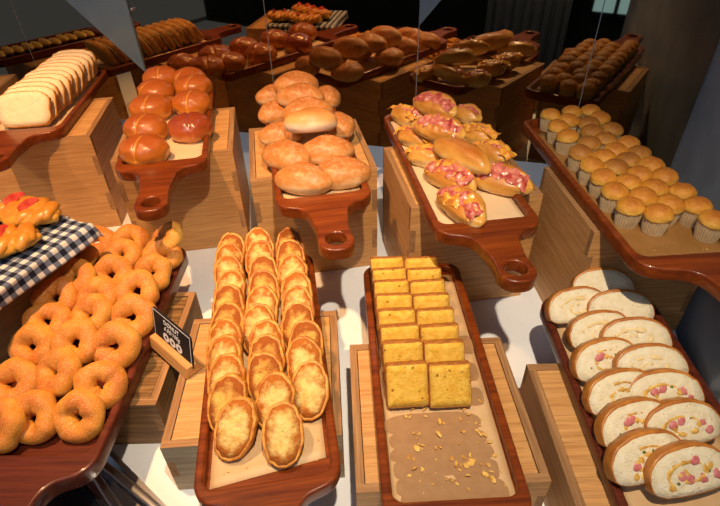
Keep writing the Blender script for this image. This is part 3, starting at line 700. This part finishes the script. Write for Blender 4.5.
# grease stains belong to the parchment
def blotch(cx, cy, a, b_, z, k):
    pts = []
    for i in range(40):
        t_ = 2*math.pi*i/40; c_, s_ = math.cos(t_), math.sin(t_)
        x = math.copysign(abs(c_)**0.55, c_)*a; y = math.copysign(abs(s_)**0.75, s_)*b_; q = 1+0.05*nz((c_, s_, 0), 1.6, k)
        pts.append((cx+x*q, cy+y*q))
    return pts, z
for k, (px, py, a, b_) in enumerate([(433, 424, 0.078, 0.020), (438, 440, 0.076, 0.019), (442, 453, 0.078, 0.018), (476, 470, 0.034, 0.020), (420, 470, 0.040, 0.017), (424, 487, 0.040, 0.016), (450, 468, 0.03, 0.012), (474, 492, 0.050, 0.020), (425, 500, 0.034, 0.012), (474, 397, 0.016, 0.018), (470, 372, 0.014, 0.020), (466, 345, 0.012, 0.022), (380, 385, 0.010, 0.03), (376, 340, 0.008, 0.03)]):
    q = TR['cake']['o'].matrix_basis.inverted() @ at(px, py, TR['cake']['z'])
    pts, z = blotch(q.x, q.y, a, b_, 0.0009+k*0.00005, k); b = MB(); b.prism(pts, z, z+0.00012)
    obj('grease_stain', b.data('grease_stain', [M['stain']]), pc, (0, 0, 0.0006))
def crumbs(key, n_, u0, u1, v0, v1, lab, s0=0.0018, s1=0.0052, mat='crumb_bit'):
    b = MB(); rnd = random.Random(len(key))
    for k in range(n_):
        u, v_ = rnd.uniform(u0, u1), rnd.uniform(v0, v1); s = rnd.uniform(s0, s1)*(0.6 if rnd.random() < 0.6 else 1)
        mt_ = Matrix.Translation((u, v_, s*0.6)) @ Matrix.Rotation(rnd.uniform(0, 6), 4, 'Z') @ Matrix.Rotation(rnd.uniform(0, 1), 4, 'X') @ Matrix.Diagonal((s*1.5, s, s*0.7, 1))
        vv = [(math.cos(a)*rnd.uniform(.7, 1.1), math.sin(a)*rnd.uniform(.7, 1.1), 0) for a in [2*math.pi*j/6 for j in range(6)]]
        b.add(vv + [(0, 0, 0.8), (0, 0, -0.6)], [(j, (j+1) % 6, 6) for j in range(6)] + [((j+1) % 6, j, 7) for j in range(6)], 0, mt_)
    p = TR[key]['o'].location
    tag(obj('crumbs', b.data('crumbs', [M[mat]]), None, (p.x, p.y, TR[key]['z']+0.0022), TR[key]['o'].rotation_euler), lab, 'crumbs', None, 'stuff')
crumbs('cake', 90, -0.06, 0.075, 0.04, 0.20, 'golden cake crumbs scattered on the greasy parchment')
crumbs('garlic', 40, -0.07, 0.08, 0.035, 0.12, 'pale toast crumbs scattered at the front of the garlic toast board', 0.0008, 0.002)
crumbs('muffin', 12, -0.05, 0.07, 0.04, 0.08, 'tiny muffin crumbs on the bare parchment by the board handle', 0.0008, 0.0016)

# ham bread slices
HA = [slice_meshes('ham', k, 0.022, 0.0032, M['ham_crumb'], M['ham_crust']) for k in range(4)]
def swirl(k, turns=1.25):
    b = MB(); pts = []
    for i in range(46):
        t_ = i/45; a = math.pi*0.1+turns*2*math.pi*t_ + k; rr = 0.22+0.46*t_
        pts.append((0.050*rr*math.cos(a), 0.028*rr*math.sin(a)+0.003, 0.0106))
    b.tube(pts, [0.0014+0.0062*abs(nz((i*0.23, k, 0), 1, k)) for i in range(46)], 6, 0, 0.35); return b.data('filling_swirl', [M['filling' if k != 1 else 'filling_pale']], True)
SW = [swirl(k) for k in range(3)]
def nub(name, mat, s, k):
    return blob(name, M[mat], lambda d: Vector((d.x*s, d.y*s*0.8, d.z*s*0.16))*(1+0.45*nz(d, 1.5, k)), 12, 8)
HC = [nub('ham_cube', 'ham', 0.0070, k) for k in range(3)]; HE = nub('herb_piece', 'herb', 0.0028, 2); YC = nub('filling_piece', 'filling', 0.005, 3)
hs = [(601.6, 289, 0, -8), (576, 309, 0, 6), (619, 312, 0, -8), (599, 334, 0, 4), (634, 341, 0, -6), (604, 363, 1, 10), (649, 369, 0, -2), (620, 396, 0, 8), (662, 396, 2, -2), (634, 427, 1, 10), (680, 428, 2, 4), (646, 461, 3, 10), (686, 474, 4, 6)]
hl = ['rearmost pale bread slice, partly shaded, at the back of its board', 'plain pale bread slice at the rear left rim', 'pale bread slice at the rear right, second from the back', 'plain pale swirl bread slice, second in the left column', 'pale bread slice, third from the back in the right column',
      'bread slice with one pink ham strip, third in the left column', 'pale bread slice with a brown crust, fourth in the right column', 'bread slice with a yellow spiral and no ham, fourth in the left column', 'ham bread slice with two pink ham bits under the crust, right column',
      'bread slice with a dark-edged swirl, third from the front left', 'ham bread slice with pink ham at its right end, second from the front right', 'front left ham bread slice with yellow and pink filling', 'foremost ham bread slice with the whitest crumb and several pink cubes']
zh = TR['ham']['z']+0.001
spots = {0: [], 1: [(-0.012, 0.012, 'h'), (-0.006, 0.014, 'h'), (0.018, 0.010, 'g'), (-0.03, 0.0, 'g')], 2: [(-0.014, 0.008, 'h'), (-0.002, 0.012, 'h'), (0.028, 0.006, 'h'), (0.012, 0.014, 'g'), (0.036, -0.006, 'h')],
         3: [(-0.02, 0.0, 'h'), (-0.026, -0.012, 'y'), (-0.012, 0.008, 'y'), (-0.016, -0.014, 'y'), (0.008, 0.014, 'g'), (0.02, 0.012, 'y'), (-0.005, 0.016, 'g')],
         4: [(0.012, 0.018, 'h'), (-0.002, -0.004, 'h'), (0.016, -0.006, 'h'), (-0.03, -0.010, 'y'), (-0.012, 0.002, 'h'), (-0.006, 0.004, 'y'), (-0.02, -0.006, 'g'), (0.03, 0.008, 'y'), (0.036, -0.004, 'h'), (0.026, 0.002, 'g')]}
for k, ((x, y, kind, yaw), lab) in enumerate(zip(hs, hl)):
    tl = 44; zc = zh+0.035*math.sin(R(tl))+0.006 + (0.006 if x > 612 else 0); p = at(x, y, zc)
    def ex(t, kind=kind, k=k):
        if k not in (0, 2): obj('filling_swirl', SW[1 if k in (1, 3, 4, 6) else (0 if k % 2 else 2)], t)
        for q, (u, v_, s) in enumerate(spots[kind]):
            obj({'h': 'ham_cube', 'g': 'herb_piece', 'y': 'filling_piece'}[s], {'h': HC[q % 3], 'g': HE, 'y': YC}[s], t, (u, v_, 0.0110), (0, 0, q))
    put_slice('ham_bread_slice', HA[k % 4], lab, 'bread slice', 'ham bread slices', (p.x, p.y, zc), tl, yaw-2, 7, ex)

# white loaf slices
LO = [slice_meshes('loaf', k, 0.016, 0.003, M['loaf_crumb'], M['loaf_crust']) for k in range(4)]
zl = TR['loaf']['z']+0.001
tl = TR['loaf']
for i in range(12):
    u = 0.003 + 0.003*math.sin(i*2.1) + 0.0022*i; v_ = 0.080+i*0.0335
    tilt = 60 if i else 56
    p = tl['o'].matrix_basis @ Vector((u, v_, 0)); zc = zl+0.042*math.sin(R(tilt))+0.007
    lab = 'white bread slice, %s from the front of the leaning sliced loaf' % ordn[i]
    if i == 0: lab = 'front white bread slice whose whole face shows'
    if i == 11: lab = 'last white bread slice of the loaf, nearest the mirror'
    put_slice('bread_slice', LO[i % 4], lab, 'bread slice', 'white bread slices of the loaf', (p.x, p.y, zc), tilt, 8+2*math.sin(i*1.7), 0)

# ------------------------------------------------------------------ danish stand on a gingham cloth
hd = 21.5; zc_ = 0.289
cr = crate(at(96, 224, zc_), 0, 0.27, 0.268, 'wooden crate under the gingham cloth and apple pastries', 'R')
ex = Vector((math.cos(R(-hd)), math.sin(R(-hd)), 0)); ey = Vector((math.sin(R(hd)), math.cos(R(hd)), 0))
bc = at(88, 224, zc_)                                  # back right corner of the crate top
ctr = bc - ex*0.14 - ey*0.14
cc = ctr - ex*0.115
cr.location = (cc.x, cc.y, 0.0005); cr.rotation_euler = (0, 0, -R(hd))
bb = tag(obj('wooden_board', MB().box((-0.139, -0.139, 0), (0.139, 0.139, 0.016)).data('wooden_board', [M['oak']]), None, (ctr.x, ctr.y, 0.2695), (0, 0, -R(hd))), 'square wooden board hidden under the gingham cloth, only its underside edge showing above the donuts', 'board')
v = []; f = []; uvs = []; N = 80; half = 0.141; ext = 0.172
def drape(q):
    s = math.copysign(1, q); a = abs(q)
    return (q, 0.0) if a <= half else (s*(half+0.004+(a-half)*0.28), (a-half)*0.95)
for j in range(N+1):
    for i in range(N+1):
        a, b_ = -ext+2*ext*i/N, -ext+2*ext*j/N; x, dx = drape(a); y, dy = drape(b_)
        wv = 0.0035*math.sin(a*70+b_*20)*(1 if dx+dy > 0 else 0) + 0.0012*max(0, nz((a, b_, 0), 25, 1))
        v.append((x+(wv if dy == 0 and dx > 0 else 0), y+(wv if dx == 0 and dy > 0 else 0), 0.003+max(0, wv)*0.3-max(dx, dy)-0.3*min(dx, dy))); uvs.append((a, b_))
for j in range(N):
    for i in range(N): a = j*(N+1)+i; f.append((a, a+1, a+N+2, a+N+1))
me = mesh_data('gingham_cloth', v, f, [M['gingham']], True); ul = me.uv_layers.new(name='UVMap')
for lp in me.loops: ul.data[lp.index].uv = uvs[lp.vertex_index]
o = tag(obj('gingham_cloth', me, None, (ctr.x, ctr.y, zc_-0.003), (0, 0, -R(hd))), 'navy and white gingham cloth draped over the crate under the apple pastries', 'cloth')
o.modifiers.new('thick', 'SOLIDIFY').thickness = 0.0008
def danish_mesh(k):
    b = MB()
    base = blob('pad', M['danish'], lambda d: Vector((d.x*0.072*(1-0.25*abs(d.y)), d.y*0.043*(1-0.2*abs(d.x)), 0.016+0.019*d.z))+d*0.004*nz(d, 2.5, k), 40, 16)
    b.add([q.co.copy() for q in base.vertices], [tuple(p.vertices) for p in base.polygons])
    bpy.data.meshes.remove(base)
    for sgn in (1, -1):                               # braided strands folded over from both long sides
        for i in range(4):
            x0 = -0.050+0.030*i; pts = []
            for q in range(9):
                u = q/8; yy = sgn*(0.041*(1-0.35*abs(x0/0.06))-0.048*u); xx = x0+0.020*u
                pts.append((xx, yy, 0.010+0.0135*math.sin(math.pi*(0.12+0.75*u))+(0.003 if sgn > 0 else 0)+0.002*nz((xx, yy, 0), 60, k)))
            b.tube(pts, [0.0125*math.sin(math.pi*(0.15+0.7*q/8))+0.002 for q in range(9)], 12, 0, 0.8)
    return b.data('pastry', [M['danish']], True)
DA = [danish_mesh(k) for k in range(3)]
v = []; f = []
for i in range(13):
    t_ = i/12; hh = (0.10+0.90*math.sin(math.pi*min(1, 0.12+0.88*(1-t_))*0.62)) if t_ < 1 else 0.02
    c_ = Vector((-0.017+0.038*t_, 0.004*math.sin(t_*3), 0.010*t_))
    v += [c_+Vector((0, 0.0065*hh, 0)), c_+Vector((0, 0.002, 0.015*hh)), c_+Vector((0, -0.0065*hh, 0.001))]
for i in range(12):
    for j in range(3): f.append((3*i+j, 3*i+(j+1) % 3, 3*i+3+(j+1) % 3, 3*i+3+j))
f += [(0, 1, 2), (36, 38, 37)]
AP = mesh_data('apple_wedge', v, f, [M['apple']], False)
dn = [(27, 212, -18, 'golden braided pastry with two red apple wedges at the corner nearest the donuts'), (-4, 243, 16, 'golden braided pastry with a red apple wedge, lowest at the left picture edge'),
      (-36, 212, -20, 'golden apple pastry just outside the left picture edge, rear'), (-64, 252, 10, 'golden apple pastry outside the left picture edge, front')]
for k, (x, y, a, lab) in enumerate(dn):
    p = at(x, y, zc_+0.02); t = thing('apple_pastry', lab, 'pastry', (p.x, p.y, zc_+0.0025), (0, 0, R(a)), 'apple danish pastries'); t.scale = (1.05, 1.1, 1.05)
    obj('pastry', DA[k % 3], t); obj('apple_wedge', AP, t, (0.016, -0.004, 0.028), (R(8), 0, R(72))); obj('apple_wedge', AP, t, (-0.028, 0.006, 0.028), (R(12), 0, R(66)))

# board of pastry sticks beyond the left edge, seen in the mirror
cr = crate(Vector((-1.42, 1.48, 0)), -8, 0.29, HB, 'tall wooden crate left of the sliced loaf, seen in the mirror', 'L')
tray('stick', Vector((-1.30, 1.42, 0)), -8, 0.2, 0.45, ZB, 'reddish-brown wooden board of pastry sticks, seen in the mirror at upper left')
ST = blob('pastry_stick', M['stick'], lambda d: Vector((d.x*0.065, d.y*0.016, 0.012+0.013*d.z)) + d*0.003*nz(d, 4, 1), 40, 20)
for i in range(11):
    p = TR['stick']['o'].matrix_basis @ Vector((0.006*math.sin(i*2), 0.06+i*0.034, 0))
    tag(obj('pastry_stick', ST, None, (p.x, p.y, TR['stick']['z']+0.001+0.004*(i % 2)), (0, R(-4), R(14))), 'pale golden pastry stick on the board seen in the mirror at upper left', 'pastry', 'pale pastry sticks seen in the mirror')

# ------------------------------------------------------------------ price sign
bl_, br_ = at(154, 333, 0.150), at(191.5, 366, 0.150)
d = (br_-bl_); L = d.length; ang = math.atan2(d.y, d.x); mid = (bl_+br_)/2
t = thing('price_sign', 'small black donut price sign in a light wooden block holder', 'sign', (mid.x, mid.y, 0.1275), (0, 0, ang))
b = MB(); b.prism([(-0.016, 0), (0.022, 0), (0.010, 0.022), (-0.010, 0.022)], -L/2, L/2, mat=Matrix(((0,0,1,0),(1,0,0,0),(0,1,0,0),(0,0,0,1))))
bevel(obj('wooden_holder', b.data('wooden_holder', [M['oak']]), t), 0.0015)
cd = obj('card', MB().prism(rounded([(-L/2, 0, 0), (L/2, 0, 0), (L/2, 0.072, 0.006), (-L/2, 0.072, 0.006)]), -0.0015, 0.0015).data('card', [M['card']]), t, (0, 0.002, 0.012), (R(80), 0, 0))
def text(s, size, x, y, parent, name='lettering', sh=0.0):
    cu = bpy.data.curves.new('t', 'FONT'); cu.body = s; cu.size = size; cu.align_x = 'CENTER'; cu.extrude = 0.0002; cu.shear = sh
    o = bpy.data.objects.new('t', cu); C.objects.link(o); dg = bpy.context.evaluated_depsgraph_get(); me = bpy.data.meshes.new_from_object(o.evaluated_get(dg))
    bpy.data.objects.remove(o); me.materials.clear(); me.materials.append(M['white_ink'])
    return obj(name, me, parent, (x, y, 0.0018))
text('DONUT', 0.0135, 0, 0.052, cd); text('6.55/100g', 0.0130, 0, 0.0385, cd, sh=0.3)
for k in range(3):
    b = MB(); x0 = (-0.021, 0, 0.021)[k]; ro, ri = 0.0098, 0.0036; v = []; f = []
    for j in range(28):
        a = 2*math.pi*j/28
        for r_ in (ro, ri): v.append((x0+r_*math.cos(a), 0.0225+r_*math.sin(a), 0.0018))
    for j in range(28): q = (j+1) % 28; f.append((2*j, 2*q, 2*q+1, 2*j+1))
    o = obj('donut_drawing', mesh_data('donut_drawing', v, f, [M['white_ink']]), cd)
v = []
fr = MB(); fr.box((-L/2+0.002, 0.0, 0.0015), (-L/2+0.0032, 0.069, 0.0018)); fr.box((L/2-0.0032, 0.0, 0.0015), (L/2-0.002, 0.069, 0.0018)); fr.box((-L/2+0.002, 0.068, 0.0015), (L/2-0.002, 0.0692, 0.0018))
obj('white_border', fr.data('white_border', [M['white_ink']]), cd)

# ------------------------------------------------------------------ steel tray, black dish and tongs at lower left
p0, p1 = at(110, 449, 0.02), at(168, 508, 0.02); d = (p1-p0).normalized(); a = math.atan2(d.y, d.x)
def rim_tray(w_, l_, h_, th=0.0015, lip=0.008, rc=0.03):
    out = rounded([(0, 0, rc), (l_, 0, rc), (l_, -w_, rc), (0, -w_, rc)])
    ctr_ = Vector((l_/2, -w_/2)); n_ = len(out); v = []; f = []
    def ring(off, z):
        for (x, y) in out:
            q = Vector((x, y))-ctr_; sx = (l_/2-off)/(l_/2); sy = (w_/2-off)/(w_/2); v.append((ctr_.x+q.x*sx, ctr_.y+q.y*sy, z))
    for off, z in ((0, h_-0.003), (0, h_), (lip, h_), (lip+0.008, 0.004), (lip+0.012, 0.0025)): ring(off, z)
    for lv in range(4):
        for j in range(n_): f.append((lv*n_+j, lv*n_+(j+1) % n_, (lv+1)*n_+(j+1) % n_, (lv+1)*n_+j))
    f.append(tuple(4*n_+j for j in range(n_))); return v, f
v, f = rim_tray(0.20, 0.34, 0.024, rc=0.02)
o = tag(obj('steel_tray', mesh_data('steel_tray', v, f, [M['steel']], True), None, (p0.x-d.x*0.06, p0.y-d.y*0.06, 0.001), (0, 0, a)), 'shiny rectangular steel tray on the tablecloth at lower left, holding tongs', 'tray')
o.modifiers.new('thick', 'SOLIDIFY').thickness = 0.0012; o.modifiers.new('edge', 'EDGE_SPLIT').split_angle = R(35)
v, f = rim_tray(0.125, 0.27, 0.022, lip=0.004, rc=0.06)
pb = Matrix.Rotation(a, 4, 'Z') @ Vector((-0.03, -0.062, 0))
o = tag(obj('black_dish', mesh_data('black_dish', v, f, [M['black']], True), None, (p0.x+pb.x, p0.y+pb.y, 0.0055), (0, 0, a)), 'black plastic dish with rounded ends inside the steel tray', 'dish')
o.modifiers.new('thick', 'SOLIDIFY').thickness = 0.002; o.modifiers.new('edge', 'EDGE_SPLIT').split_angle = R(35)
t = thing('serving_tongs', 'steel serving tongs resting in the steel tray at lower left', 'tongs', (p0.x, p0.y, 0.006), (0, 0, a))
for s in (-1, 1):
    b = MB(); pts = []
    for i in range(15):
        q = i/14; pts.append((-0.02+0.25*q, -0.034-s*(0.004+0.020*math.sin(q*1.4)), 0.026 if q < 0.1 else 0.024))
    b.tube(pts, [0.005+0.003*math.sin(i/14*3) for i in range(15)], 10, 0, 0.35); obj('tong_arm', b.data('tong_arm', [M['steel']], True), t)
b = MB(); b.tube([(-0.024, -0.045, 0.026), (-0.030, -0.034, 0.026), (-0.024, -0.023, 0.026)], 0.0045, 10); obj('spring_bend', b.data('spring_bend', [M['steel']], True), t)
